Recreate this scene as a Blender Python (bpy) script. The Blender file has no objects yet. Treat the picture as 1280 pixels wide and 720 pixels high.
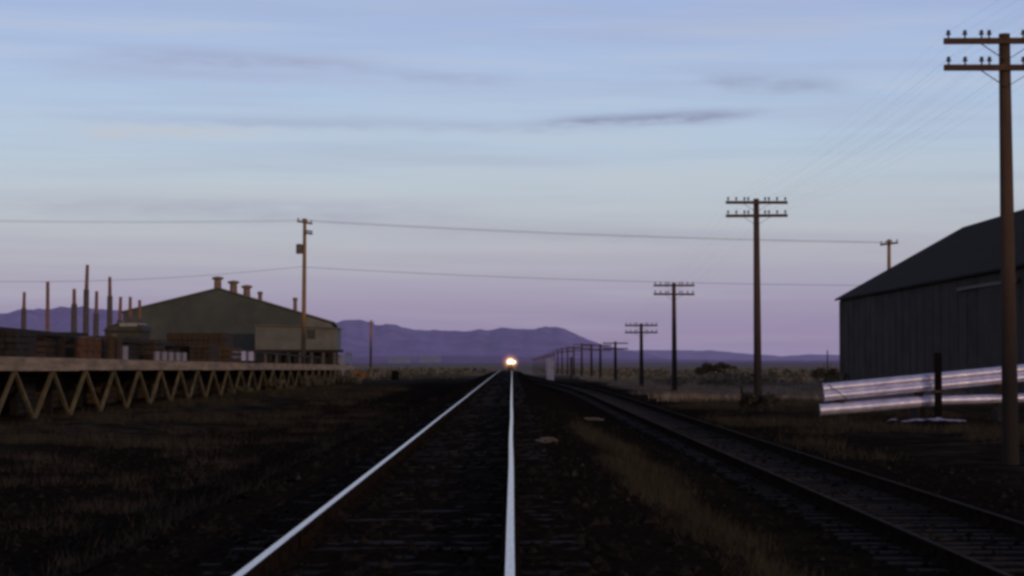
import bpy, math, random
import numpy as np
from mathutils import Vector, Matrix, noise
random.seed(7); rng = np.random.default_rng(7)
C = bpy.context.scene.collection
F = 2489.0; HZ = 451.0; CAMZ = 2.0
def at(px, py, d):                      # photo pixel + distance along the track -> world point
    return Vector(((px-640)/F*d, d, CAMZ-(py-HZ)/F*d))
def zat(py, d): return CAMZ-(py-HZ)/F*d
def sm(a, b, v):
    t = min(1, max(0, (v-a)/(b-a))); return t*t*(3-2*t)
def lerp_tab(tab, v):
    if v <= tab[0][0]: return tab[0][1]
    for (a, p), (b, q) in zip(tab, tab[1:]):
        if v <= b: return p+(q-p)*(v-a)/(b-a)
    return tab[-1][1]

# ------------------------------------------------------------------ materials
def mat(name, col, rough=.85, var=.35, scale=3., metal=0., bump=0., stripes=None, col2=None, spec=.3, stretch=(1, 1, 1)):
    m = bpy.data.materials.new(name); m.use_nodes = True
    nt = m.node_tree; N = nt.nodes; L = nt.links
    b = N['Principled BSDF']
    b.inputs['Roughness'].default_value = rough; b.inputs['Metallic'].default_value = metal
    b.inputs['Specular IOR Level'].default_value = spec
    tc = N.new('ShaderNodeTexCoord'); mp = N.new('ShaderNodeMapping'); mp.inputs['Scale'].default_value = stretch
    L.new(tc.outputs['Object'], mp.inputs['Vector'])
    n1 = N.new('ShaderNodeTexNoise'); n1.inputs['Scale'].default_value = scale; n1.inputs['Detail'].default_value = 8
    n1.inputs['Roughness'].default_value = .65
    L.new(mp.outputs['Vector'], n1.inputs['Vector'])
    r = N.new('ShaderNodeValToRGB'); e = r.color_ramp.elements
    c2 = col2 or tuple(c*(1+var) for c in col)
    e[0].position = .32; e[0].color = (*[c*(1-var) for c in col], 1)
    e[1].position = .68; e[1].color = (*c2, 1)
    L.new(n1.outputs['Fac'], r.inputs['Fac'])
    out = r.outputs['Color']
    if stripes:
        w = N.new('ShaderNodeTexWave'); w.bands_direction = stripes[0]; w.inputs['Scale'].default_value = stripes[1]
        w.inputs['Distortion'].default_value = .3; L.new(tc.outputs['Object'], w.inputs['Vector'])
        mx = N.new('ShaderNodeMixRGB'); mx.blend_type = 'MULTIPLY'; mx.inputs[0].default_value = stripes[2]
        L.new(out, mx.inputs[1]); L.new(w.outputs['Color'], mx.inputs[2]); out = mx.outputs[0]
    L.new(out, b.inputs['Base Color'])
    if bump:
        bp = N.new('ShaderNodeBump'); bp.inputs['Strength'].default_value = bump; bp.inputs['Distance'].default_value = .05
        L.new(n1.outputs['Fac'], bp.inputs['Height']); L.new(bp.outputs['Normal'], b.inputs['Normal'])
    return m
def emat(name, col, s):
    m = bpy.data.materials.new(name); m.use_nodes = True
    nt = m.node_tree; nt.nodes.clear()
    e = nt.nodes.new('ShaderNodeEmission'); e.inputs['Color'].default_value = (*col, 1); e.inputs['Strength'].default_value = s
    o = nt.nodes.new('ShaderNodeOutputMaterial'); nt.links.new(e.outputs[0], o.inputs['Surface'])
    return m
def polewood(name, top, low, z0, z1):   # shade on the lower part put into the colour, lit weathered wood above
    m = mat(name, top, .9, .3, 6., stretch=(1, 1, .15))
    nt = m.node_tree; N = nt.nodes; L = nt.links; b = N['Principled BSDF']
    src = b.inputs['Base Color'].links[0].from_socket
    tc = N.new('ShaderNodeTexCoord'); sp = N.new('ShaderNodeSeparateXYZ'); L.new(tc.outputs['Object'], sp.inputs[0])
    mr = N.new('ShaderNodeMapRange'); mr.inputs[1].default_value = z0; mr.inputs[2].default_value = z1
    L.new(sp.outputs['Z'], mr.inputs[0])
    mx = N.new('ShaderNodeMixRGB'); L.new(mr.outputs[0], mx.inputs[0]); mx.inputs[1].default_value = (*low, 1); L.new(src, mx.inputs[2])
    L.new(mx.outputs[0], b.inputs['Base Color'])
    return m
M = {}
M['railhead'] = mat('polished_steel', (.80, .725, .64), .27, .20, 3., metal=1., stretch=(26, 1., 1))
M['railrust'] = mat('rail_rust', (.020, .0145, .011), .95, .45, 5., spec=0.)
M['sidinghead'] = mat('dull_rail_steel', (.040, .033, .029), .85, .5, 3., spec=.04)
M['stone'] = mat('dark_cinder_stone', (.0165, .0148, .0140), .95, .8, 9., spec=.03)
M['stonepale'] = mat('pale_stone', (.036, .031, .029), .95, .6, 9.)
M['tie'] = mat('creosoted_tie', (.016, .0132, .012), .85, .6, 4., bump=.5, stretch=(1, 9, 9), spec=.06)
M['tie2'] = mat('weathered_tie', (.032, .028, .027), .85, .6, 4., bump=.5, stretch=(1, 9, 9), spec=.06)
M['ballast'] = mat('cinder_ballast', (.0185, .0140, .0118), .95, .6, 18., bump=.9, spec=0.)
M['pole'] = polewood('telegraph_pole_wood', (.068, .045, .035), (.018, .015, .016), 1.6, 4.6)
M['arm'] = mat('crossarm_wood', (.072, .044, .033), .9, .3, 8.)
M['insul'] = mat('insulator_glass', (.06, .055, .07), .25, .2, 8., spec=.5)
M['steel'] = mat('dark_strap_steel', (.05, .04, .04), .6, .3, 8., metal=.5)
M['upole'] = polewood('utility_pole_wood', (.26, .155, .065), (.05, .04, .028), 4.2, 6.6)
M['uarm'] = mat('utility_arm_wood', (.17, .095, .05), .9, .3, 8.)
M['xfmr'] = mat('transformer_paint', (.10, .085, .09), .6, .2, 4.)
M['wire'] = mat('wire_copper_dark', (.05, .045, .055), .6, .2, 2.)
M['cable'] = mat('cable_sheath', (.17, .155, .185), .7, .1, 2.)
M['metalwall'] = mat('dark_green_metal_siding', (.064, .079, .077), .8, .34, .25, stripes=('X', 2.0, .25), spec=.3)
M['metalwall2'] = mat('pale_tin_siding', (.135, .138, .128), .7, .22, .6, stripes=('X', 2.5, .25))
M['metalroof'] = mat('tin_roof', (.11, .11, .105), .5, .25, .5, stripes=('X', 1.5, .2))
M['vent'] = mat('rusty_ventilator', (.18, .125, .10), .8, .3, 3.)
M['barnwall'] = mat('barn_dark_siding', (.050, .045, .042), .85, .4, .35, stripes=('Y', 1.6, .3), spec=.15)
M['barnroof'] = mat('barn_roof_tin', (.028, .023, .021), .95, .25, .5, stripes=('Y', 1.2, .25), spec=.1)
M['lightfringe'] = mat('barn_red_light_fringe', (.08, .036, .028), .8, .3, 3.)  # reddish light fringe on the barn's edge, put into the colour
M['deckwood'] = mat('dock_edge_timber', (.28, .222, .165), .9, .45, 1.3, stretch=(1, .3, 3), bump=.2)
M['decktop'] = mat('dock_planks', (.13, .10, .085), .9, .4, 2., stretch=(.3, 4, 1))
M['brace'] = mat('brace_timber', (.135, .112, .060), .9, .5, 1.2)
M['underdock'] = mat('dock_shadow_boards', (.010, .008, .009), .95, .4, 2.)  # near black, the shade under the dock put into the colour
M['darkwood'] = mat('dark_stained_timber', (.022, .019, .018), .9, .4, 3.)
M['brownwood'] = mat('brown_lumber', (.042, .029, .021), .9, .45, 4., stretch=(1, .3, 6))
M['orangewood'] = mat('ochre_lumber', (.062, .038, .020), .9, .4, 4., stretch=(1, .3, 6))
M['rust'] = mat('rusty_steel', (.065, .034, .024), .85, .5, 5.)
M['palepaint'] = mat('pale_blue_paint', (.20, .20, .27), .6, .25, 5.)
M['whiteblue'] = mat('bright_bluewhite_paint', (.36, .36, .56), .5, .15, 4.)
M['hoop'] = mat('hoop_grey', (.07, .07, .08), .6, .3, 4.)
M['stake'] = mat('stake_grey_wood', (.085, .075, .078), .9, .3, 4.)
M['stakered'] = mat('stake_red_wood', (.19, .105, .082), .9, .3, 4.)
M['shed'] = mat('shed_dark_boards', (.045, .045, .040), .85, .4, 3.)
M['paleroof'] = mat('pale_tin_sheet', (.25, .25, .24), .5, .4, 1.5)
M['pipe'] = mat('galvanized_pipe', (.74, .74, 1.0), .33, .26, 2.6, metal=.6, bump=.25)
M['pipe_in'] = mat('pipe_bore', (.05, .05, .06), .8, .2, 4.)
M['whitebox'] = mat('white_enamel', (.52, .50, .62), .6, .1, 4.)
M['black'] = mat('black_paint', (.008, .007, .008), .9, .3, 5., spec=.02)
M['loco'] = mat('locomotive_dark_paint', (.02, .02, .022), .5, .3, 2.)
M['glass'] = mat('cab_glass', (.02, .02, .03), .1, .1, 2., spec=.6)
M['scrap'] = mat('plastic_sheet', (.30, .29, .45), .35, .3, 6., spec=.6)
M['board'] = mat('bleached_board', (.12, .11, .11), .9, .4, 6.)
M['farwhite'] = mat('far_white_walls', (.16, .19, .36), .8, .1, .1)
M['scrub'] = mat('scrub_leaves', (.125, .115, .088), .95, .6, .8)
M['bushdark'] = mat('dark_bush_leaves', (.045, .043, .032), .95, .6, 2.)
M['bushrust'] = mat('rusty_bush_leaves', (.34, .14, .05), .95, .5, 2.)
M['stem'] = mat('bush_stems', (.025, .019, .015), .95, .4, 5.)
M['grassdry'] = mat('dry_grass_blades', (.038, .032, .020), .95, .6, .9)
M['weedpale'] = mat('pale_dead_weeds', (.042, .036, .028), .95, .5, .9)
M['grasstan'] = mat('tan_grass_blades', (.23, .19, .15), .95, .5, .5)

# ------------------------------------------------------------------ mesh builder
class MB:
    def __init__(s): s.v = []; s.f = []; s.m = []; s.sm = []
    def add(s, vs, fs, mi=0, smooth=False):
        o = len(s.v); s.v += [tuple(v) for v in vs]
        for f in fs: s.f.append([i+o for i in f]); s.m.append(mi); s.sm.append(smooth)
    def box(s, lo, hi, mi=0, M4=None):
        x0, y0, z0 = lo; x1, y1, z1 = hi
        vs = [Vector(p) for p in ((x0,y0,z0),(x1,y0,z0),(x1,y1,z0),(x0,y1,z0),(x0,y0,z1),(x1,y0,z1),(x1,y1,z1),(x0,y1,z1))]
        if M4: vs = [M4 @ v for v in vs]
        s.add(vs, [(3,2,1,0),(4,5,6,7),(0,1,5,4),(1,2,6,5),(2,3,7,6),(3,0,4,7)], mi)
    def bar(s, a, b, w, h=None, mi=0):         # rectangular bar from a to b
        a = Vector(a); b = Vector(b); h = h or w; d = (b-a).normalized()
        up = Vector((0, 0, 1)) if abs(d.z) < .95 else Vector((0, 1, 0))
        r = d.cross(up).normalized()*w/2; u = r.cross(d).normalized()*h/2
        vs = [a-r-u, a+r-u, a+r+u, a-r+u, b-r-u, b+r-u, b+r+u, b-r+u]
        s.add(vs, [(3,2,1,0),(4,5,6,7),(0,1,5,4),(1,2,6,5),(2,3,7,6),(3,0,4,7)], mi)
    def tube(s, pts, rad, n=12, mi=0, caps=True, smooth=True):
        pts = [Vector(p) for p in pts]
        rad = rad if isinstance(rad, (list, tuple)) else [rad]*len(pts)
        vs = []; fs = []
        for i, p in enumerate(pts):
            d = (pts[min(i+1, len(pts)-1)]-pts[max(i-1, 0)]).normalized()
            up = Vector((0, 0, 1)) if abs(d.z) < .9 else Vector((0, 1, 0))
            r = d.cross(up).normalized(); u = r.cross(d)
            for k in range(n):
                a = 2*math.pi*k/n; vs.append(p+(r*math.cos(a)+u*math.sin(a))*rad[i])
        for i in range(len(pts)-1):
            for k in range(n):
                fs.append((i*n+k, i*n+(k+1) % n, (i+1)*n+(k+1) % n, (i+1)*n+k))
        s.add(vs, fs, mi, smooth)
        if caps:
            s.add(vs[:n], [tuple(range(n))], mi); s.add(vs[-n:], [tuple(range(n))[::-1]], mi)
    def lathe(s, c, prof, n=20, mi=0):         # prof: (radius, z) about the vertical through c
        c = Vector(c); vs = []; fs = []
        for r, z in prof:
            for k in range(n):
                a = 2*math.pi*k/n; vs.append(c+Vector((r*math.cos(a), r*math.sin(a), z)))
        for i in range(len(prof)-1):
            for k in range(n): fs.append((i*n+k, i*n+(k+1) % n, (i+1)*n+(k+1) % n, (i+1)*n+k))
        fs.append(tuple(range(n))[::-1]); fs.append(tuple(range((len(prof)-1)*n, len(prof)*n)))
        s.add(vs, fs, mi, False)
    def prism(s, poly, y0, y1, mi=0):          # polygon in x,z extruded along y
        n = len(poly); vs = [(x, y0, z) for x, z in poly]+[(x, y1, z) for x, z in poly]
        fs = [tuple(range(n)), tuple(range(n, 2*n))[::-1]]+[((i+1) % n, i, i+n, (i+1) % n+n) for i in range(n)]
        s.add(vs, fs, mi)
    def build(s, name, mats, parent=None, bevel=0):
        me = bpy.data.meshes.new(name)
        off = parent_world(parent)
        me.from_pydata([(v[0]-off.x, v[1]-off.y, v[2]-off.z) for v in s.v], [], s.f)
        for m in (mats if isinstance(mats, (list, tuple)) else [mats]): me.materials.append(M[m])
        me.polygons.foreach_set('material_index', s.m); me.polygons.foreach_set('use_smooth', s.sm)
        me.update()
        o = bpy.data.objects.new(name, me); C.objects.link(o)
        if parent: o.parent = parent
        if bevel:
            b = o.modifiers.new('bevel', 'BEVEL'); b.width = bevel; b.segments = 2; b.limit_method = 'ANGLE'
        return o
def parent_world(p):
    v = Vector((0, 0, 0))
    while p: v = v+p.location; p = p.parent
    return v
def tag(o, label=None, cat=None, group=None, kind=None):
    if label: o['label'] = label
    if cat: o['category'] = cat
    if group: o['group'] = group
    if kind: o['kind'] = kind
    return o
def thing(name, loc, label, cat, group=None, rz=0):
    o = bpy.data.objects.new(name, None); C.objects.link(o); o.location = loc; o.empty_display_size = .2
    o.rotation_euler.z = rz
    return tag(o, label, cat, group)
def copy_tree(o, parent=None):
    c = o.copy(); C.objects.link(c); c.parent = parent
    for ch in list(o.children): copy_tree(ch, c)
    return c

# ------------------------------------------------------------------ terrain
XM = -0.765
def drop(y): return -3.5*sm(190, 900, y)
def siding_x(y): return lerp_tab([(-20, 4.95), (110, 4.95), (135, 4.7), (160, 4.0), (185, 3.0), (215, 1.9), (250, .8), (290, -.1), (340, -.7), (400, XM)], y)
def ground_z(x, y, rough=True):
    z = drop(y)
    z += .16*sm(-6, -13, x)*(1-sm(90, 190, y))           # ground rises a little to the dock
    n = noise.noise(Vector((x*.16, y*.11, 0)))*.09+noise.noise(Vector((x*.6, y*.5, 3)))*.06+noise.noise(Vector((x*1.7, y*1.5, 6)))*.05*(1-sm(60, 140, y))
    a = abs(x-XM)
    bed = .60*(1-sm(1.75, 3.7, a))
    z += max(bed, n*sm(2.2, 5, a)*(1 if rough else 0))
    b = abs(x-siding_x(y))
    if b < 3.2 and a > 2.4: z = z*sm(1.5, 3.2, b)+(1-sm(1.5, 3.2, b))*(drop(y)+.0)
    if y > 1500: z += (noise.noise(Vector((x*.0012, y*.0006, 9)))*1.5)*sm(1500, 4000, y)
    return z
def axis(stops):
    out = []
    for a, b, st in stops:
        k = max(1, int(round((b-a)/st))); out += [a+(b-a)*i/k for i in range(k)]
    return out+[stops[-1][1]]
xs = axis([(-15000, -3000, 1500), (-3000, -600, 300), (-600, -100, 40), (-100, -30, 5), (-30, -8, .5), (-8, 9, .25), (9, 30, .6), (30, 100, 5), (100, 600, 40), (600, 3000, 300), (3000, 15000, 1500)])
ys = axis([(-40, 6, 3), (6, 40, .5), (40, 120, 1.2), (120, 300, 3), (300, 1000, 12), (1000, 4000, 150), (4000, 26000, 2000)])
gm = MB(); nx = len(xs)
vs = [(x, y, ground_z(x, y)) for y in ys for x in xs]
gm.add(vs, [(j*nx+i, j*nx+i+1, (j+1)*nx+i+1, (j+1)*nx+i) for j in range(len(ys)-1) for i in range(nx-1)], 0, True)
def ground_material():
    m = bpy.data.materials.new('dark_cinder_and_dry_grass_ground'); m.use_nodes = True
    nt = m.node_tree; N = nt.nodes; L = nt.links; b = N['Principled BSDF']
    b.inputs['Roughness'].default_value = .97; b.inputs['Specular IOR Level'].default_value = 0.
    tc = N.new('ShaderNodeTexCoord'); sp = N.new('ShaderNodeSeparateXYZ'); L.new(tc.outputs['Object'], sp.inputs[0])
    def nz(scale, det=8, st=(1, 1, 1)):
        mp = N.new('ShaderNodeMapping'); mp.inputs['Scale'].default_value = st; L.new(tc.outputs['Object'], mp.inputs[0])
        n = N.new('ShaderNodeTexNoise'); n.inputs['Scale'].default_value = scale; n.inputs['Detail'].default_value = det; n.inputs['Roughness'].default_value = .65
        L.new(mp.outputs[0], n.inputs['Vector']); return n.outputs['Fac']
    def rng_(v, a, b_, lo=0., hi=1.):
        r = N.new('ShaderNodeMapRange'); r.interpolation_type = 'SMOOTHSTEP'
        r.inputs[1].default_value = a; r.inputs[2].default_value = b_; r.inputs[3].default_value = lo; r.inputs[4].default_value = hi
        L.new(v, r.inputs[0]); return r.outputs[0]
    def mth(op, a, b_=None):
        n = N.new('ShaderNodeMath'); n.operation = op
        for k, q in ((0, a), (1, b_)):
            if q is None: continue
            if isinstance(q, (int, float)): n.inputs[k].default_value = q
            else: L.new(q, n.inputs[k])
        return n.outputs[0]
    def mix(f, a, c):
        n = N.new('ShaderNodeMixRGB'); L.new(f, n.inputs[0])
        for k, q in ((1, a), (2, c)):
            if isinstance(q, tuple): n.inputs[k].default_value = (*q, 1)
            else: L.new(q, n.inputs[k])
        return n.outputs[0]
    big = nz(.13); med = nz(.9); fine = nz(9.); far = nz(.02)
    X = sp.outputs['X']; Y = sp.outputs['Y']
    cinder = mix(rng_(fine, .35, .68), (.0085, .0062, .0052), (.0270, .0205, .0170))
    grass = mix(rng_(med, .35, .66), (.015, .012, .009), (.075, .062, .047))
    tan = mix(rng_(big, .35, .65), (.12, .10, .082), (.30, .25, .20))
    wob = mth('MULTIPLY', mth('SUBTRACT', big, .5), 12.)
    Xw = mth('ADD', X, wob)
    gl = mth('MULTIPLY', rng_(Xw, -7.5, -11.), rng_(Y, 30., 60.))       # weeds by the dock
    gr = mth('MULTIPLY', rng_(Xw, 10.5, 7.5, 1, 0), rng_(Y, 84., 104.))   # pale field beyond the poles
    gr2 = mth('MULTIPLY', rng_(Xw, 6.8, 10.), .6)
    c = mix(mth('MULTIPLY', gl, rng_(med, .3, .6)), cinder, grass)
    c = mix(mth('MULTIPLY', gr2, rng_(med, .3, .65)), c, grass)
    c = mix(mth('MULTIPLY', gr, rng_(med, .22, .5)), c, tan)
    strip = mth('MULTIPLY', rng_(X, 1.6, 2.2), rng_(X, 4.2, 3.3))
    c = mix(mth('MULTIPLY', mth('MULTIPLY', strip, rng_(Y, 55., 30.)), mth('MULTIPLY', rng_(med, .4, .62), .8)), c, (.030, .024, .015))
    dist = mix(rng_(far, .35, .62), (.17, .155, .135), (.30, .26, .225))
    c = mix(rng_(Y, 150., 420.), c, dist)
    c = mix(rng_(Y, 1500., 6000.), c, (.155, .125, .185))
    L.new(c, b.inputs['Base Color'])
    bp = N.new('ShaderNodeBump'); bp.inputs['Strength'].default_value = .8; bp.inputs['Distance'].default_value = .06
    L.new(fine, bp.inputs['Height']); L.new(bp.outputs[0], b.inputs['Normal'])
    return m
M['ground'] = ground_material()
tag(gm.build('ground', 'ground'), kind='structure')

# ballast bed under the main track: a lumpy sheet of its own
bm_ = MB(); bx = axis([(-2.7, 1.2, .13)]); by = axis([(6, 26, .16), (26, 60, .5), (60, 260, 3), (260, 1000, 20)])
vs = []
for y in by:
    for x in bx:
        a = abs(x-XM); edge = sm(1.95, 1.5, a)
        z = drop(y)+.625*(1-sm(1.75, 3.7, a))+.012+(noise.noise(Vector((x*5, y*5, 1)))*.035+noise.noise(Vector((x*14, y*14, 4)))*.02)*edge*(1 if y < 60 else .3)
        eg = sm(1.5, 1.98, abs(x-XM)); vs.append((x+eg*.35*noise.noise(Vector((x, y*.9, 7)))+eg*.12*noise.noise(Vector((x*2, y*4, 8))), y, z))
nb = len(bx)
bm_.add(vs, [(j*nb+i, j*nb+i+1, (j+1)*nb+i+1, (j+1)*nb+i) for j in range(len(by)-1) for i in range(nb-1)], 0, False)
tag(bm_.build('ballast', 'ballast'), kind='structure')

# ------------------------------------------------------------------ tracks
def rail_mesh(xf, zf, ystops, wob=0.):
    half = [(.070, 0), (.070, .012), (.012, .035), (.010, .125), (.034, .135), (.036, .158), (.027, .170)]
    prof = half+[(-x, z) for x, z in half[::-1]]
    n = len(prof); b = MB(); pv = []
    for y in ystops:
        dx = noise.noise(Vector((y*.09, wob*7, 0)))*.012*(1 if wob else 0)
        for x, z in prof: pv.append((xf(y)+x+dx, y, zf(y)-.170+z))
    for j in range(len(ystops)-1):
        for k in range(n):
            k2 = (k+1) % n; head = (k == n//2-1)
            b.f.append([j*n+k, j*n+k2, (j+1)*n+k2, (j+1)*n+k]); b.m.append(1 if head else 0); b.sm.append(False)
    b.v = pv
    b.f += [list(range(n))]; b.m += [0]; b.sm += [False]
    return b
def tie_mb(x, y, z, w, rz):
    b = MB(); R = Matrix.Translation((x, y, z)) @ Matrix.Rotation(rz, 4, 'Z')
    b.box((-w/2, -.115, -.15), (w/2, .115, 0), 0, R)
    return b
yst = axis([(-6, 60, 1.5), (60, 300, 5), (300, 960, 15)])
tr = thing('railway_track', (XM, 0, 0), 'main railway track with two bright polished rails running straight to the oncoming train', 'railway track')
RZ = .81
for s in (-1, 1):
    r = rail_mesh(lambda y, s=s: XM+s*.7535, lambda y: RZ+drop(y), yst, .5+s).build('rail', ['railrust', 'railhead'], tr)
    for jy in ([14.6, 26.5, 38.4] if s < 0 else [20.5, 32.4]):      # bolted joint bars
        jb = MB()
        for q in (-1, 1):
            x0 = XM+s*.7535
            jb.box((x0+q*.030-.010, jy-.45, RZ-.130), (x0+q*.030+.010, jy+.45, RZ-.045))
            for k in range(4): jb.box((x0+q*.050-.012, jy-.34+k*.22, RZ-.100), (x0+q*.050+.012, jy-.30+k*.22, RZ-.068))
        jb.build('joint_bar', 'railrust', r)
y = 9.2
for k in range(100):
    z = RZ-.172+drop(y)+random.uniform(-.008, .004)
    b = tie_mb(XM+random.uniform(-.05, .05), y, z, 2.55+random.uniform(-.08, .08), random.uniform(-.012, .012))
    b.build('tie', 'tie2' if random.random() < .3 else 'tie', tr, bevel=.012)
    y += .53+random.uniform(-.03, .03)
b = MB()
while y < 420:
    t = tie_mb(XM+random.uniform(-.05, .05), y, RZ-.172+drop(y), 2.55, 0); b.add(t.v, t.f); y += .54
tag(b.build('tie', 'tie', tr), kind='stuff')

sd = thing('siding_track', (4.95, 0, 0), 'dull rusty siding track curving off to the right of the main line', 'railway track')
SZ = .19
def sx(y): return siding_x(y)
yss = axis([(6, 100, 3), (100, 340, 4)])
for s in (-1, 1):
    rail_mesh(lambda y, s=s: sx(y)+s*.7535, lambda y: SZ+drop(y)+.62*sm(180, 330, y), yss, .2+s).build('rail', ['railrust', 'sidinghead'], sd)
y = 19.
for k in range(100):
    an = math.atan((sx(y+1)-sx(y-1))/2)
    b = tie_mb(sx(y)+random.uniform(-.08, .08), y, SZ-.172+random.uniform(-.012, .006)+drop(y), 2.5+random.uniform(-.1, .1), -an+random.uniform(-.02, .02))
    b.build('tie', 'tie2' if random.random() < .7 else 'tie', sd, bevel=.012)
    y += .56+random.uniform(-.05, .05)
b = MB()
while y < 300:
    an = math.atan((sx(y+1)-sx(y-1))/2)
    t = tie_mb(sx(y), y, SZ-.172+drop(y)+.62*sm(180, 330, y), 2.5, -an); b.add(t.v, t.f); y += .57
tag(b.build('tie', 'tie2', sd), kind='stuff')

# ------------------------------------------------------------------ oncoming locomotive
LY = 900.; LZ = RZ+drop(LY)
lo = thing('locomotive', (XM, LY, LZ), 'dark locomotive far down the main track with its headlight blazing', 'locomotive')
def lw(x, y, z): return (XM+x, LY+y, LZ+z)
b = MB(); b.prism([(XM-1.45, LZ+1.1), (XM+1.45, LZ+1.1), (XM+1.45, LZ+1.5), (XM-1.45, LZ+1.5)], LY, LY+17); b.build('frame', 'loco', lo)
b = MB(); b.prism([(XM-.95, LZ+1.5), (XM+.95, LZ+1.5), (XM+.95, LZ+3.3), (XM+.6, LZ+3.6), (XM-.6, LZ+3.6), (XM-.95, LZ+3.3)], LY+.8, LY+2.8); b.build('nose', 'loco', lo)
b = MB(); b.prism([(XM-1.5, LZ+1.5), (XM+1.5, LZ+1.5), (XM+1.5, LZ+4.0), (XM+.9, LZ+4.45), (XM-.9, LZ+4.45), (XM-1.5, LZ+4.0)], LY+2.8, LY+5.6); cab = b.build('cab', 'loco', lo)
for q in (-1, 1):
    b = MB(); b.box(lw(q*.75-.45, 2.74, 3.15), lw(q*.75+.45, 2.80, 3.75)); b.build('window', 'glass', cab)
b = MB(); b.prism([(XM-.95, LZ+1.5), (XM+.95, LZ+1.5), (XM+.95, LZ+3.9), (XM+.6, LZ+4.3), (XM-.6, LZ+4.3), (XM-.95, LZ+3.9)], LY+5.6, LY+16.5); b.build('hood', 'loco', lo)
b = MB(); b.prism([(XM-1.4, LZ+.3), (XM+1.4, LZ+.3), (XM+1.4, LZ+1.1), (XM-1.4, LZ+1.1)], LY-.1, LY+.25); b.build('pilot', 'loco', lo)
for ty in (3., 13.):
    b = MB(); b.box(lw(-1.2, ty-1.7, .45), lw(1.2, ty+1.7, 1.05)); tk = b.build('truck', 'loco', lo)
    for dy in (-1.2, 1.2):
        b = MB(); b.tube([lw(-.80, ty+dy, .5), lw(-.68, ty+dy, .5)], .5, 18); b.tube([lw(.68, ty+dy, .5), lw(.80, ty+dy, .5)], .5, 18); b.build('wheelset', 'steel', tk)
M['lamp'] = emat('headlamp_lens', (1., .86, .62), 900.)
b = MB(); b.tube([lw(0, 2.45, 4.12), lw(0, 2.80, 4.12)], [.42, .36], 20); hl = b.build('headlight', 'steel', lo)
for q in (-1, 1):
    b = MB(); b.tube([lw(q*.18, 2.43, 4.12), lw(q*.18, 2.448, 4.12)], .15, 16); b.build('lens', 'lamp', hl)
b = MB(); b.tube([lw(1.25, 2.55, 4.05), lw(1.25, 2.8, 4.05)], .14, 12, caps=True); cl = b.build('added_side_lamp', 'steel', lo)  # smaller lamp added for the second bright lobe beside the headlight
M['added_lamp'] = emat('added_side_lamp_lens', (1., .80, .55), 400.)
b = MB(); b.tube([lw(1.25, 2.53, 4.05), lw(1.25, 2.548, 4.05)], .12, 12); b.build('lens', 'added_lamp', cl)  # lens of the added side lamp
# lens glare imitated by added glowing volumes around the two lamps
def glare_mat(k, R0=4.3):
    m = bpy.data.materials.new('headlamp_glare'); m.use_nodes = True; nt = m.node_tree; N = nt.nodes; L = nt.links; N.clear()
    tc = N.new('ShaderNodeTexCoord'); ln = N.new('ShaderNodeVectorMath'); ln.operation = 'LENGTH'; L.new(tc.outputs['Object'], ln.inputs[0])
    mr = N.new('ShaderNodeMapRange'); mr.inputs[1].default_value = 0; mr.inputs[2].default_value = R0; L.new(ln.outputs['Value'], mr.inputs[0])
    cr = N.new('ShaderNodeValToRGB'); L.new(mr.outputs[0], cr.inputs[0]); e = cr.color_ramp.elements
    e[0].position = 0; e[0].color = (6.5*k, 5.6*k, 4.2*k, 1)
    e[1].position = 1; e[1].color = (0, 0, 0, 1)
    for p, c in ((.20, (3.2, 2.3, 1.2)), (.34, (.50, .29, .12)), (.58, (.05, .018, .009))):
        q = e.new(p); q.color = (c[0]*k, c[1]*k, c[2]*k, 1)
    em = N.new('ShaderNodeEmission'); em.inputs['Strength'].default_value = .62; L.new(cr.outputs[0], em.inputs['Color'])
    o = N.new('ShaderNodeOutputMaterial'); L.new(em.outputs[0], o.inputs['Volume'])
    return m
M['haze'] = glare_mat(1.3); M['glare2'] = glare_mat(1.0, 2.3)  # glowing fill of the two glare volumes
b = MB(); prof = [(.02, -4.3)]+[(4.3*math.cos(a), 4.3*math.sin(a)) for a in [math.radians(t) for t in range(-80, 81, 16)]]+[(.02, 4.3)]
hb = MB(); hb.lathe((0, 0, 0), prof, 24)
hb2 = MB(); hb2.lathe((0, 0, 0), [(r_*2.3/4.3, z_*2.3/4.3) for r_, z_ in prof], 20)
ho2 = hb2.build('lamp_glare', 'glare2', None); ho2.parent = cl; ho2.location = Vector(lw(1.9, 1.7, 4.05))-parent_world(cl)
ho = hb.build('lamp_glare', 'haze', None); ho.parent = hl; ho.location = Vector(lw(0, 1.6, 4.12))-parent_world(hl)  # added glowing volume for the headlight's glare

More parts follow.
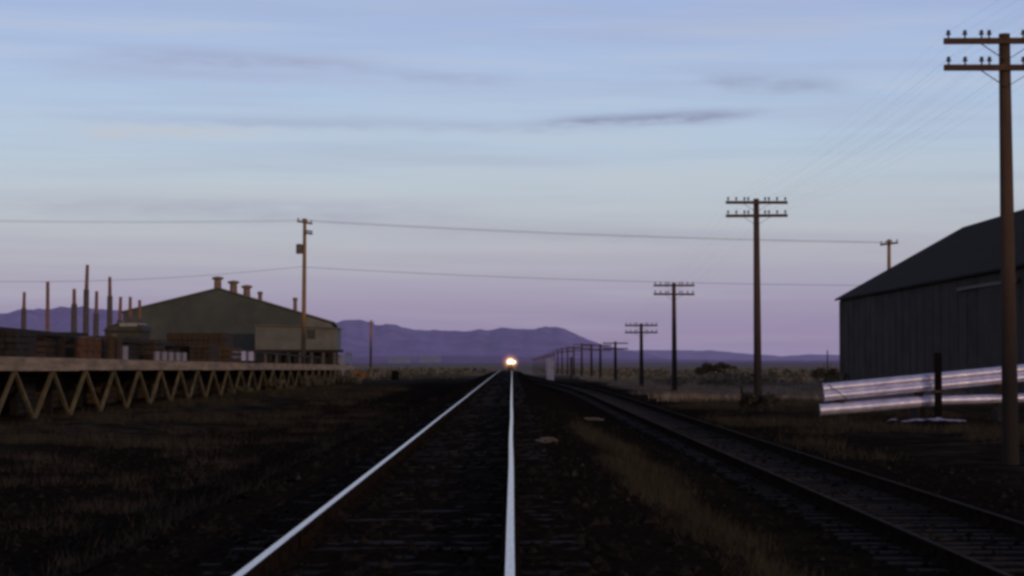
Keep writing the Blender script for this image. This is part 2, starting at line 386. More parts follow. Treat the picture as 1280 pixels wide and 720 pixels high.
# ------------------------------------------------------------------ telegraph line
def telegraph(px_x, d, ztop, armlen, arms, sp, label, near):
    zb = ground_z(px_x, d)-.1
    p = thing('telegraph_pole', (px_x, d, zb), label, 'telegraph pole', 'telegraph poles along the right side of the track')
    H = ztop-zb; b = MB(); lean = random.uniform(-.006, .006)*H
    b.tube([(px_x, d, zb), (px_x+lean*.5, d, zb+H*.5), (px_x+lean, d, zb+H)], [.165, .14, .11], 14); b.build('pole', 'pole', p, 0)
    att = []
    for a in range(arms):
        z = ztop-.16-a*sp; tilt = random.uniform(-.01, .01)
        b = MB(); b.bar((px_x+lean-armlen/2, d-.15, z-tilt), (px_x+lean+armlen/2, d-.15, z+tilt), .095, .115); arm = b.build('crossarm', 'arm', p, .008)
        for k in range(8):
            u = (-1+2*k/7)*(armlen/2-.09)
            if k in (3, 4): u = math.copysign(.33, u)
            x = px_x+lean+u; zz = z+.055+tilt*u/(armlen/2)
            att.append((x, d-.15, zz+.13))
            if near:
                b = MB(); b.lathe((x, d-.15, zz), [(.018, 0), (.018, .06), (.05, .065), (.045, .10), (.030, .115), (.042, .135), (.02, .16)], 10); b.build('insulator', 'insul', arm)
        if near:
            for q in (-1, 1):
                b = MB(); b.bar((px_x+lean, d-.13, z-.38), (px_x+lean+q*.52, d-.21, z-.055), .03, .012); b.build('arm_brace', 'steel', p)
    return att
PX = 9.62
tp = [(38.5, 8.35), (78, 8.36), (118, 6.62), (148, 4.78), (190, 3.84), (217, 3.84), (241, 4.02), (275, 4.4), (310, 4.25), (345, 4.3), (382, 4.45), (420, 4.4),
      (460, 4.1), (500, 3.8), (545, 3.75), (600, 3.65), (660, 3.5), (730, 3.3), (800, 3.1), (880, 2.9)]
labs = ['tall two armed telegraph pole nearest the camera, rising beside the dark barn',
        'tall dark telegraph pole standing clear in the field with a brush heap at its foot',
        'second full telegraph pole from the tall field pole, its foot in pale grass',
        'shorter telegraph pole third along the line, before the overlapping distant crossarms',
        'small telegraph pole whose crossarms begin the overlapping distant cluster',
        'small distant telegraph pole second within the overlapping cluster of crossarms',
        'small distant telegraph pole third within the overlapping cluster of crossarms',
        'small distant telegraph pole fourth within the cluster, over the thin marker post']
allatt = []
for i, (d, zt) in enumerate(tp):
    lab = labs[i] if i < len(labs) else 'tiny far telegraph pole merging with the others toward the train'
    x = PX+(.25 if i == 4 else 0)
    allatt.append(telegraph(x, d, zt, 2.42, 2, .52, lab, i < 4))
for k in range(16):
    pts = []
    seq = [(allatt[0][k][0], -1.0, allatt[0][k][2])]+[a[k] for a in allatt]
    for (p, q) in zip(seq, seq[1:]):
        p = Vector(p); q = Vector(q); sag = (q-p).length*.008; nseg = 10 if p.y < 200 else 4
        for j in range(nseg):
            t = j/nseg; v = p.lerp(q, t); v.z -= 4*sag*t*(1-t); pts.append(v)
    pts.append(Vector(seq[-1]))
    b = MB(); b.tube(pts, .0011, 4)
    tag(b.build('telegraph_wire', 'wire'), 'thin dark telegraph wire strung along the crossarms beside the track', 'wire', 'telegraph wires along the pole line')

# ------------------------------------------------------------------ power line crossing the track
def utility(x, d, ztop, label, arms, xf=None, r=.2, grp='power poles'):
    sg = -1 if x > 0 else 1
    zb = ground_z(x, d)-.1; p = thing('utility_pole', (x, d, zb), label, 'utility pole', grp)
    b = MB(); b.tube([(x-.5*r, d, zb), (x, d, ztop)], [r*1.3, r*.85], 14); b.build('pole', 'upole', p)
    for (dz, ln, dx) in arms:        # arms run along the track, so they are seen nearly end on
        b = MB(); b.bar((x+dx-.42*ln*.35*sg, d-ln/2, ztop-dz), (x+dx+.42*ln*.35*sg, d+ln/2, ztop-dz), .13, .16); a = b.build('crossarm', 'uarm', p)
        for t in (.04, .35, .65, .96):
            xx = x+dx+.42*ln*.35*sg*(2*t-1); b = MB(); b.lathe((xx, d-ln/2+ln*t, ztop-dz+.08), [(.03, 0), (.03, .08), (.085, .09), (.06, .22)], 10); b.build('insulator', 'insul', a)
    if xf:
        z = zat(xf[1], d); xx = (xf[0]-640)/F*d
        b = MB(); b.lathe((xx, d-.1, z-.45), [(.26, 0), (.30, .05), (.30, .72), (.33, .76), (.28, .86), (.1, .9)], 16); t = b.build('transformer', 'xfmr', p)
        b = MB(); b.box((xx, d-.14, z-.1), (x, d-.06, z+.05)); b.build('bracket', 'steel', t)
    return p
UD = 180.; ULX = (380.5-640)/F*UD; URX = (1112-640)/F*UD
utility(ULX, UD, zat(273, UD), 'tall weathered power pole with transformer standing behind the dock and warehouse', [(.35, 3.2, 0), (1.35, 1.3, .40)], (374, 311), .18)
utility(URX, UD, zat(299, UD), 'power pole showing its short top above the barn roof', [(.40, 3.2, 0)], None, .18)
utility((464-640)/F*310, 310, zat(400, 310), 'small faint power pole before the distant hills', [(.5, 2.2, 0)], None, .16)
def cable(a, bb, sag, r, label, grp, n=24):
    a = Vector(a); bb = Vector(bb); pts = []
    for j in range(n+1):
        t = j/n; v = a.lerp(bb, t); v.z -= 4*sag*t*(1-t); pts.append(v)
    b = MB(); b.tube(pts, r, 6); return tag(b.build('power_wire', 'cable'), label, 'wire', grp)
g = 'power wires crossing above the track'
for dy in (-.9, .9):
    cable((ULX, UD+dy, zat(275.5, UD)), (URX, UD+dy*.8, zat(303, UD)), .30, .015, 'upper power wire spanning high over the track between the two power poles', g)
    cable((-78, UD+dy, zat(262, UD)), (ULX, UD+dy, zat(275.5, UD)), .5, .011, 'upper power wire running off from the transformer pole over the warehouse', g)
cable((ULX, UD-.2, zat(334, UD)), (URX, UD-.2, zat(357, UD)), .36, .019, 'lower single cable spanning over the track below the upper wires', g)
cable((-60, UD-.2, zat(344, UD)), (ULX, UD-.2, zat(333, UD)), .95, .017, 'lower cable sagging from the transformer pole past the roof ventilators', g)

# ------------------------------------------------------------------ warehouse on the left
WD = 235.; RXc = (415-640)/F*WD
wz0 = drop(WD)-.1
wh = thing('warehouse', (RXc, WD, wz0), 'long low dark green metal warehouse with a gable front and roof ventilators', 'warehouse', rz=math.radians(4.2))
def wl(u, v, z): return (RXc+u, WD+v, z)
ridge = (-13.3, zat(360, WD)); er = (0., zat(402, WD)); el = (-24.4, zat(389.5, WD)); LEN = 46.
b = MB(); poly = [(RXc+el[0], wz0), (RXc, wz0), (RXc, er[1]-.15), (RXc+ridge[0], ridge[1]-.15), (RXc+el[0], el[1]-.15)]
b.prism(poly, WD, WD+LEN); b.build('wall', 'metalwall', wh)
b = MB()
for (p, q) in (((el[0]-.35, el[1]-.09), ridge), (ridge, (er[0]+.35, er[1]-.1))):
    b.prism([(RXc+p[0], p[1]-.10), (RXc+q[0], q[1]-.10), (RXc+q[0], q[1]+.05), (RXc+p[0], p[1]+.05)], WD-.3, WD+LEN+.3)
rf = b.build('roof', 'metalroof', wh)
for i, (px, yt, yb, w) in enumerate(((275, 346, 360, .46), (294.5, 351, 365, .46), (311, 356.5, 371, .44), (327.5, 364.5, 375, .26), (371, 372, 389, .24))):
    dd = WD+2.5; u = (px-640)/F*dd-RXc; zt = zat(yt, dd)
    k = (u-ridge[0])/(er[0]-ridge[0]) if u > ridge[0] else (ridge[0]-u)/(ridge[0]-el[0])
    zr = ridge[1]+((er[1]-ridge[1]) if u > ridge[0] else (el[1]-ridge[1]))*k-.3
    b = MB(); b.lathe(wl(u, 2.5, zr), [(w, 0), (w*.92, zt-zr-.40)], 16); v = b.build('roof_vent', 'vent', rf)
    if w > .3:
        b = MB(); h = zt-zr; b.lathe(wl(u, 2.5, zr), [(w*.95, h-.42), (w*1.5, h-.32), (w*1.5, h-.12), (w*.5, h)], 16); b.build('cap', 'vent', v)
    else:
        b = MB(); h = zt-zr; b.lathe(wl(u, 2.5, zr), [(w*.9, h-.42), (w*1.25, h-.3), (w*1.25, h-.06), (w*.4, h)], 12); b.build('cap', 'vent', v)
# pale siding on the right end of the front, a sliding door, a row of small panes
b = MB(); k0 = -3.2
b.prism([(RXc+k0, wz0+.2), (RXc-.02, wz0+.2), (RXc-.02, er[1]-.28), (RXc+k0, er[1]-.28+(ridge[1]-er[1])*(-k0/13.3))], WD-.06, WD-.004); b.build('siding_panel', 'metalwall2', wh)
# annex raised on posts in front of the warehouse
AD = 222.; ax0 = (319-640)/F*AD; ax1 = (419.5-640)/F*AD
an = thing('annex', ((ax0+ax1)/2, AD, drop(AD)), 'pale tin sided annex on posts in front of the warehouse, behind the dock', 'annex')
zt, zm = zat(406.5, AD), zat(437, AD)
b = MB(); b.prism([(ax0, zm), (ax1, zm), (ax1, zt-.35), (ax0, zt)], AD, AD+7); b.build('wall', 'metalwall2', an)
b = MB(); b.prism([(ax0-.3, zt+.005), (ax1+.3, zt-.365), (ax1+.3, zt-.25), (ax0-.3, zt+.12)], AD-.35, AD+7.2); b.build('roof', 'metalroof', an)
b = MB(); b.box((ax0-.2, AD-1.2, zm-.3), (ax1+.9, AD-.05, zm-.02)); b.build('canopy', 'darkwood', an)
for k in range(8):
    x = ax0+(ax1-ax0)*k/7; b = MB(); b.box((x-.16, AD-1.0, drop(AD)-.2), (x+.16, AD-.7, zm-.3)); b.build('post', 'stake', an)
b = MB(); b.box((ax0, AD+3, drop(AD)-.2), (ax1, AD+3.2, zm)); b.build('back_wall', 'darkwood', an)
for k, (p0, p1) in enumerate(((330, 347), (352, 374), (384, 394))):
    b = MB(); b.box(((p0-640)/F*AD, AD-.05, zat(424, AD)), ((p1-640)/F*AD, AD-.003, zat(412, AD))); b.build('panel', ['metalwall2', 'metalwall2', 'shed'][k], an)

# ------------------------------------------------------------------ loading dock
DX = -15.; D0, D1 = 50., 188.
def deck_z(d): return 2.10-.0042*(d-68)
dk = thing('loading_dock', (DX, 60, 0), 'long raised timber loading dock with zigzag braces beneath its pale edge', 'loading dock')
def sloped(x0, x1, t0, t1, y0=D0, y1=D1):
    b = MB(); vs = []
    for y in (y0, y1):
        z = deck_z(y); vs += [(x0, y, z-t1), (x1, y, z-t1), (x1, y, z-t0), (x0, y, z-t0)]
    b.add(vs, [(0, 1, 2, 3), (7, 6, 5, 4), (0, 4, 5, 1), (1, 5, 6, 2), (2, 6, 7, 3), (3, 7, 4, 0)]); return b
seg = D0
while seg < D1-1:
    e = min(D1, seg+9.2); off = random.uniform(-.012, .012)
    sloped(DX-.15+off, DX+.15+off, .03+random.uniform(-.01, .01), .43+random.uniform(-.012, .012), seg, e-.05).build('edge_beam', 'deckwood', dk); seg = e
sloped(DX-3.4, DX-.16, 0, .12).build('deck', 'decktop', dk)
sloped(DX-3.4, DX-3.3, .12, 2.4).build('shade_panel', 'underdock', dk)  # dark panel added to close off light and deepen the shade below
k = 0; y = 50.1
while y < 187:
    for (ya, yb) in ((y, y+2.5), (y+5., y+2.5)):
        zt_ = deck_z(ya)-.43; zb_ = ground_z(DX, yb)+.0
        b = MB(); b.bar((DX, ya, zt_), (DX, yb, zb_-.05), .095+random.uniform(-.012, .012), .12); b.build('brace', 'brace', dk)
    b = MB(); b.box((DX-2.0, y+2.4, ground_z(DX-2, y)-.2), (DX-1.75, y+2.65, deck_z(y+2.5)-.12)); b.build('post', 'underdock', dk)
    y += 5.
def onD(px, x): return x*F/(px-640)
# rack: long dark timber on posts along the back of the dock
RX = -17.6
rk = thing('timber_rack', (RX, 85, deck_z(85)), 'long dark timber rail on posts running along the back of the dock', 'rack')
def rkz(d): return lerp_tab([(60, 3.15), (80, 3.00), (100, 2.84), (123, 2.66), (150, 2.52), (185, 2.30)], d)
b = MB(); dd = [60, 80, 100, 123, 150, 185]
for a, c in zip(dd, dd[1:]): b.bar((RX, a, rkz(a)), (RX, c, rkz(c)), .16, .15)
b.build('rail', 'darkwood', rk)
d = 61.
while d < 184:
    b = MB(); b.box((RX-.11, d, deck_z(d)), (RX+.11, d+.22, rkz(d)-.08)); b.build('post', 'darkwood', rk); d += 5.6
def drum(x, d, z, r, h, m, name, label, cat, grp):
    t = thing(name, (x, d, z), label, cat, grp)
    b = MB(); b.lathe((x, d, z), [(r*.97, 0), (r, .02), (r, h*.32), (r*1.03, h*.34), (r, h*.36), (r, h*.65), (r*1.03, h*.67), (r, h*.69), (r, h-.02), (r*.96, h)], 18); b.build('body', m, t)
    b = MB(); b.lathe((x, d, z+h), [(r*1.03, -.03), (r*1.03, .012), (r*.93, .015)], 18); b.build('rim', 'hoop', t)
    return t
def dk_item(px, x): d = onD(px, x); return x, d, deck_z(d)
for i, px in enumerate((102, 111, 119)):
    x, d, z = dk_item(px, -16.7); drum(x, d, z, .26, .86+.05*(i == 1), 'rust', 'oil_drum', ['rusty oil drum at the frame edge end of the drum row on the dock', 'tallest rusty oil drum, middle of the rusty row on the dock', 'rusty oil drum nearest the brown crate on the dock'][i], 'oil drum', 'rusty drums on the dock')
def crate(px0, px1, x, zt_, m, label, name='crate', slats=4):
    d0 = onD(px0, x); w = (px1-px0)/F*d0; X0 = x-w*.0; z = deck_z(d0); h = zt_-z
    t = thing(name, (x, d0, z), label, 'crate')
    b = MB()
    for k in range(slats):
        zz = z+h*k/slats; b.box((x, d0, zz+.01), (x+w, d0+1.1, zz+h/slats-.01))
    b.build('slats', m, t)
    for q in (0, 1):
        b = MB(); xx = x+q*(w-.1); b.box((xx, d0-.035, z), (xx+.1, d0-.003, zt_)); b.build('batten', 'darkwood', t)
    b = MB(); b.box((x-.03, d0-.05, zt_+.002), (x+w+.03, d0+1.15, zt_+.05)); b.build('lid', m, t)
crate(133, 147, -16.9, 2.92, 'orangewood', 'ochre brown slatted crate on the dock beside the rusty drums')
x, d, z = dk_item(155.5, -16.8); drum(x, d, z+.0, .17, .62, 'palepaint', 'milk_can', 'small pale can standing alone before the dark rack posts', 'can', None)
kl = ['pale blue keg at the outer end of the keg row on the dock', 'pale blue keg second in the row on the dock', 'pale blue keg in the middle of the row on the dock', 'pale blue keg fourth in the row on the dock', 'pale blue keg touching the brown lumber stack']
for i, px in enumerate((196, 205, 213.5, 222, 230)):
    x, d, z = dk_item(px, -16.6); drum(x, d, z, .155, .46, 'palepaint', 'keg', kl[i], 'keg', 'pale kegs on the dock')
def lumber(px0, px1, x, y0, y1, depth, m, label, layers=6, zb=None):
    d = onD(px0, x); X1 = (px1-640)/F*d; X0 = (px0-640)/F*d; zb = deck_z(d) if zb is None else zb; zt_ = zat(y0, d)
    t = thing('lumber_stack', ((X0+X1)/2, d, zb), label, 'lumber stack', 'lumber stacks on the dock')
    b = MB(); h = (zt_-zb)/layers
    for k in range(layers):
        e = random.uniform(-.08, .08); n = max(3, int((X1-X0)/.32))
        for j in range(n):
            xa = X0+(X1-X0)*j/n; ee = random.uniform(-.1, .1)
            b.box((xa+.008+e*.3, d+ee, zb+k*h+.035), (xa+(X1-X0)/n-.008+e*.3, d+depth+ee, zb+(k+1)*h-.008))
    b.build('boards', m, t)
    b = MB()
    for k in range(1, layers): b.box((X0-.05, d+.2, zb+k*h-.006), (X1+.05, d+.3, zb+k*h+.033))
    b.build('spacers', 'darkwood', t)
lumber(237, 262, -16.7, 431, 449, 4., 'brownwood', 'low dark brown lumber stack on the dock beside the pale kegs', 4)
lumber(263, 287, -16.7, 433.5, 449, 5., 'orangewood', 'reddish brown lumber stack on the dock beside the bright drums', 3)
lumber(208, 281, -21.5, 416, 449, 4., 'brownwood', 'tall wide brown lumber stack behind the dock rack', 8, zb=drop(125)-.1)
for (a, c_, yt, X_, mt, lb, ly) in ((-60, 20, 413, -19.2, 'darkwood', 'blackish lumber stack at the open end of the row behind the dock rack', 8), (22, 58, 418, -19.0, 'brownwood', 'brown lumber stack second in the row behind the dock rack', 7), (60, 92, 415, -19.2, 'darkwood', 'blackish lumber stack between two brown ones behind the dock rack', 8),
        (94, 129, 419.5, -18.6, 'brownwood', 'dark brown lumber stack behind the rusty oil drums', 7), (130, 160, 422, -18.8, 'darkwood', 'blackish lumber stack behind the ochre crate', 6), (161, 193, 424, -18.6, 'brownwood', 'dark brown lumber stack under the shed end', 6), (194, 238, 428, -18.7, 'darkwood', 'blackish lumber stack behind the pale kegs', 5)):
    d_ = onD(c_, X_); lumber(a, c_, X_, yt, 449, 3., mt, lb, ly+6, zb=drop(d_)-.1)
wl_ = ['bright bluish white drum nearest the lumber stack on the dock', 'bright bluish white drum in the middle of its trio', 'bright bluish white drum nearest the annex posts']
for i, px in enumerate((294, 303.5, 313)):
    x, d, z = dk_item(px, -16.5)
    t = drum(x, d, z+.14, .215, .60, 'whiteblue', 'white_drum', wl_[i], 'drum', 'bright drums on the dock')
p0 = dk_item(303.5, -16.5); d = p0[1]; z = p0[2]
t = thing('pallet', (-16.5, d, z), 'dark pallet under the bright bluish white drums on the dock', 'pallet')
b = MB()
for k in range(7): b.box((-17.25+k*.2, d-3.6, z+.095), (-17.25+k*.2+.16, d+3.8, z+.138))
b.build('boards', 'darkwood', t)
b = MB()
for q in (-3.5, 0, 3.6): b.box((-17.25, d+q, z+.002), (-15.8, d+q+.1, z+.093))
b.build('bearer', 'darkwood', t)

# yard stakes behind the dock
st = [(60, 352, None, 'a'), (93, 361, 380, ''), (108, 331, 362, ''), (120.5, 364, 392, ''), (137.5, 346, 370, ''), (150, 371, 400, ''), (163, 371, 396, ''), (175, 375, 398, ''), (30, 365, 385, '')]
sl = ['slim stake standing alone to the side of the tallest yard stake', 'short stake half hidden beside the tallest yard stake', 'tallest reddish stake standing in the yard behind the dock', 'short dark stake between the two tall yard stakes', 'second tallest reddish yard stake, above the shed roof end', 'low stake right beside the dark shed', 'low reddish stake rising behind the pale shed roof', 'shortest stake against the warehouse eave', 'stake farthest from the warehouse in the yard']
for i, (px, y0, y1, _) in enumerate(st):
    d = 128+3*i; x = (px-640)/F*d; zb = ground_z(x, d)-.1; zt_ = zat(y0, d); zm_ = zat(y1, d) if y1 else zb+3
    t = thing('yard_stake', (x, d, zb), sl[i], 'stake', 'upright stakes behind the dock')
    b = MB(); b.tube([(x-.05, d, zb), (x-.02, d, zm_)], [.22, .19], 12); b.build('socket', 'stake', t)
    b = MB(); b.tube([(x-.02, d, zm_-.3), (x+random.uniform(-.05, .05), d, zt_)], [.14, .11], 10); b.build('shaft', 'stakered', t)
# dark shed with pale roof
SD = 126.; s0, s1 = (131-640)/F*SD, (177-640)/F*SD
t = thing('shed', ((s0+s1)/2, SD, ground_z(s0, SD)), 'low dark shed with a pale tin roof standing behind the dock rack', 'shed')
b = MB(); zt_ = zat(408, SD); b.box((s0, SD, -.2), (s1, SD+3, zt_-.3)); b.build('wall', 'shed', t)
b = MB(); b.prism([(s0-.1, zt_-.3), (s1+.12, zt_-.3), (s1+.05, zt_-.02), (s1-.35, zt_+.18), (s0+.75, zt_+.18), (s0+.15, zt_-.05)], SD-.2, SD+3.2); b.build('roof', 'shed', t)
b = MB(); b.box(((150-640)/F*SD, SD-.22, zt_+.0), ((172-640)/F*SD, SD+3.25, zt_+.21)); b.build('roof_sheet', 'paleroof', t)
b = MB(); b.box(((140-640)/F*SD, SD-.05, zt_-1.7), ((147-640)/F*SD, SD-.003, zt_-.45)); b.build('window', 'glass', t)
# far end of the dock
t = thing('black_drum', ((494-640)/F*205, 205, ground_z(-12, 205)), 'black drum standing alone in the weeds past the dock end', 'oil drum')
x, d, z = t.location
b = MB(); b.lathe((x, d, z), [(.36, 0), (.37, .3), (.385, .32), (.37, .34), (.37, .62), (.385, .64), (.37, .66), (.36, .95)], 18); b.build('body', 'black', t)
b = MB(); b.lathe((x, d, z+.95), [(.38, -.03), (.38, .02), (.33, .02)], 18); b.build('rim', 'black', t)
for i, (px, y0, y1, w, lab) in enumerate(((422, 442, 452, 11, 'small grey white hut just past the annex corner'), (434.5, 439.5, 452, 7, 'small whiter hut beside the orange bush'))):
    d = 290+20*i; x = (px-640)/F*d; ww = w/F*d/2; zt_ = zat(y0, d); zb = ground_z(x, d)-.2
    t = thing('hut', (x, d, zb), lab, 'hut')
    b = MB(); b.box((x-ww, d, zb), (x+ww, d+3, zt_-.35)); b.build('wall', ['palepaint', 'farwhite'][i], t)
    b = MB(); b.prism([(x-ww-.15, zt_-.35), (x+ww+.15, zt_-.35), (x, zt_)], d-.2, d+3.2); b.build('roof', ['palepaint', 'farwhite'][i], t)
    b = MB(); b.box((x-.3, d-.04, zb+.2), (x+.3, d-.003, zb+2.)); b.build('door', 'shed', t)
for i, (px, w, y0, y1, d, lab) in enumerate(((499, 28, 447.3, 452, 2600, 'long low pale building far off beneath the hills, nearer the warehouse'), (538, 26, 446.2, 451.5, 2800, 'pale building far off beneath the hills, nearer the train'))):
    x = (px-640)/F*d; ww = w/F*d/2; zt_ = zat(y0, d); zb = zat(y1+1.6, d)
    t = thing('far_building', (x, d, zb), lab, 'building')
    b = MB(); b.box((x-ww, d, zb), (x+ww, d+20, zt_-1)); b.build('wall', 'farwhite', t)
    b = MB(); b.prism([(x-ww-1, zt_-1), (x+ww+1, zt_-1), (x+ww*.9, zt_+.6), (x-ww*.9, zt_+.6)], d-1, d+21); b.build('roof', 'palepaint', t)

# ------------------------------------------------------------------ right side: box, marker, barn, pipes
BD = 196.; x = (688-640)/F*BD; zb = zat(473, BD)
t = thing('signal_cabinet', (x, BD, zb), 'white upright railway equipment cabinet beside the siding', 'cabinet')
b = MB(); w = .36; b.box((x-w, BD, ground_z(x, BD)-.2), (x+w, BD+.6, zat(448.5, BD))); b.build('body', 'whitebox', t, .02)
b = MB(); z = zat(448.5, BD); b.prism([(x-w-.06, z+.002), (x+w+.06, z+.002), (x+w, z+.1), (x-w, z+.1)], BD-.06, BD+.66); b.build('lid', 'whitebox', t)
b = MB(); b.box((x-w+.06, BD-.03, zb+.2), (x+w-.06, BD-.002, z-.1)); dd_ = b.build('door', 'whitebox', t)
b = MB(); b.box((x+w-.16, BD-.06, zb+.95), (x+w-.12, BD-.031, zb+1.12)); b.build('handle', 'steel', dd_)
MD = 225.; x = (714-640)/F*MD
t = thing('marker_post', (x, MD, ground_z(x, MD)), 'thin dark marker post standing between the white cabinet and telegraph poles', 'post')
b = MB(); b.tube([(x, MD, ground_z(x, MD)-.3), (x, MD, zat(447, MD))], [.14, .12], 10); b.build('post', 'darkwood', t)
b = MB(); b.lathe((x, MD, zat(447, MD)), [(.13, 0), (.13, .05), (.02, .12)], 10); b.build('cap', 'darkwood', t)

# barn: long side faces the track, far corner at px 1050
FB = 160.; BX = (1050-640)/F*FB; NB = 84.; ze = zat(372, FB); RW = (1206-640)/F*FB-BX; zr = zat(284.5, FB); zb = ground_z(BX, FB)-.3
bn = thing('barn', (BX, NB, zb), 'large dark barn with a steep roof standing beyond the pipe stack', 'barn')
b = MB(); b.prism([(BX, zb), (BX+2*RW, zb), (BX+2*RW, ze-.1), (BX+RW, zr-.1), (BX, ze-.1)], NB, FB)
for k in range(1, 32): b.box((BX-.022, NB+k*2.4-.03+random.uniform(-.1, .1), zb), (BX-.002, NB+k*2.4+.15, ze-.32))
b.build('wall', 'barnwall', bn)
b = MB()
for (p, q) in (((BX-.35, ze-.20), (BX+RW, zr)), ((BX+2*RW+.35, ze-.20), (BX+RW, zr))):
    b.prism([(p[0], p[1]-.06), (q[0], q[1]-.06), (q[0], q[1]+.08), (p[0], p[1]+.08)], NB-.4, FB+.4)
b.build('roof', 'barnroof', bn)
b = MB(); b.box((BX-.06, FB-.5, zb), (BX-.004, FB-.0, ze-.3)); b.build('corner_light_fringe', 'lightfringe', bn)  # added strip whose red stands for the light fringe at the corner
b = MB(); b.box((BX-.03, FB+.004, zb), (BX+.3, FB+.06, ze-.3)); b.build('corner_light_fringe', 'lightfringe', bn)
b = MB(); b.box((BX-.14, 106, zb+.2), (BX-.05, 111.5, ze-1.0)); sdr = b.build('sliding_door', 'barnwall', bn)
b = MB(); b.box((BX-.22, 103, ze-.98), (BX-.06, 117, ze-.80)); b.build('door_rail', 'steel', bn)

# shiny pipes on timber cribbing
PD = 66.
def P(px, py): return at(px, py, PD)
def pipe(p, q, r, label, dy=0.):
    p = Vector(p)+Vector((0, dy, 0)); q = Vector(q)+Vector((0, dy, 0))
    t = thing('pipe', p, label, 'pipe', 'bright galvanized pipes stacked by the barn')
    b = MB(); n = 40; pts = [p.lerp(q, j/n) for j in range(n+1)]; rr = [r*(1+.012*math.sin(j*1.7)) for j in range(n+1)]
    b.tube(pts, rr, 24, caps=False); b.build('shell', 'pipe', t)
    dirv = (q-p).normalized()
    b = MB(); b.tube([p+dirv*.01, p+dirv*.04], r*.93, 24); b.tube([q-dirv*.04, q-dirv*.01], r*.93, 24); b.build('bore', 'pipe_in', t)
    b = MB(); b.tube([p, p+dirv*.06], r*1.05, 24, caps=False); b.build('collar', 'pipe', t)
PXE = 1290; sl_ = -13/135.
def line(px, y0): return P(px, y0+sl_*(px-1028))
r1 = .165; 
pipe(line(1028, 485.8), line(PXE, 485.8), r1, 'topmost bright pipe in the raised upper stack')
pipe(line(1029, 495.6), line(PXE, 495.6), .150, 'lower bright pipe in the raised upper stack', -.06)
pipe(line(1031, 491), line(PXE, 491), .14, 'pipe at the back of the raised upper stack', .30)
pipe(P(1024, 512.5), P(1170, 500.5), .19, 'bright pipe lying low beneath the upper stack, front one')
pipe(P(1026, 512), P(1172, 499), .13, 'pipe lying low beneath the upper stack, back one', .29)
pipe(P(1172, 500.5), P(1290, 497), .15, 'short dim pipe lying low behind the dark stake')
zg = lambda x: ground_z(x, PD)
for i, px in enumerate((1052, 1150, 1250)):
    top = line(px, 499); x = top.x
    t = thing('crib_timber', (x, PD, zg(x)), ['dark timber crib under the open end of the pipe stack', 'dark timber crib under the middle of the pipe stack, by the stake', 'dark timber crib under the barn end of the pipe stack'][i], 'timber crib', 'timber cribs under the pipes')
    b = MB(); lowtop = (P(px, 512.5+(-12/146)*(px-1024)).z-.19) if px < 1172 else P(px, 505).z-.2
    b.box((x-.14, PD-.10, zg(x)-.1), (x+.14, PD+.75, lowtop)); b.build('sleeper', 'darkwood', t, .01)
    b = MB(); b.box((x-.10, PD-.10, top.z-.13), (x+.10, PD+.7, top.z-.01)); b.build('bearer', 'brownwood', t, .01)
    for yy in (-.08, .60):
        b = MB(); b.box((x-.07, PD+yy, lowtop), (x+.07, PD+yy+.09, top.z-.13)); b.build('upright', 'darkwood', t)
b = MB(); e0 = line(1034, 481.5); e1 = line(1057, 501)
b.tube([e0+Vector((0, -.17, 0)), e0.lerp(e1, .5)+Vector((0, -.22, 0)), e1+Vector((0, -.2, 0))], .012, 6)
tag(b.build('strap', 'black'), 'thin dark strap slanting over the open end of the upper pipes', 'strap')
x = P(1167, 500).x; t = thing('stake', (x, PD-.6, zg(x)-.2), 'dark wooden stake standing in front of the pipe stack', 'stake')
b = MB(); b.box((x-.11, PD-.72, zg(x)-.2), (x+.11, PD-.56, P(1167, 441).z)); b.build('post', 'black', t, .01)
b = MB(); b.box((x-.12, PD-.74, P(1167, 490).z), (x+.12, PD-.545, P(1167, 487.5).z)); b.build('band', 'steel', t)
# crumpled plastic sheet on the ground beyond the stake
def sheet(px0, px1, pyc, d, w, label, m='scrap'):
    x0 = (px0-640)/F*d; x1 = (px1-640)/F*d; n = 16; k = 6; b = MB(); vs = []
    for i in range(n+1):
        for j in range(k+1):
            x = x0+(x1-x0)*i/n; y = d-w/2+w*j/k; e = math.sin(math.pi*i/n)
            yy = y+noise.noise(Vector((x*1.5, y, 2)))*.3
            vs.append((x, d+(yy-d)*(.35+.65*e), ground_z(x, y)+.07+abs(noise.noise(Vector((x*3.1, y*3, 5))))*.16*e+.03*e))
    b.add(vs, [(i*(k+1)+j, i*(k+1)+j+1, (i+1)*(k+1)+j+1, (i+1)*(k+1)+j) for i in range(n) for j in range(k)], 0, False)
    b.build('x', m); o = C.objects[-1]; o.name = 'plastic_sheet'
    tag(o, label, 'plastic sheet')
sheet(1126, 1205, 526, 63.5, 1.2, 'crumpled shiny plastic sheet on the ground in front of the pipes')
sheet(1108, 1122, 526, 64, .5, 'small shiny scrap of plastic beside the crumpled sheet')
# bleached boards lying by the track
for px, py, ln, lab in ((740, 517, .75, 'pale bleached board lying far up between the two tracks'), (683, 580, .36, 'pale bleached board lying close beside the polished rail')):
    d = 1.75*F/(py-HZ); x = (px-640)/F*d; z = ground_z(x, d)
    R = Matrix.Translation((x, d, z+.05)) @ Matrix.Rotation(random.uniform(-.3, .3), 4, 'Z')
    b = MB(); b.box((-ln/2, -.13, -.03), (ln/2, .13, .02), 0, R)
    b.box((-ln*.3, -.20, .021), (ln*.35, -.02, .055), 0, R)
    tag(b.build('board', 'board'), lab, 'board')

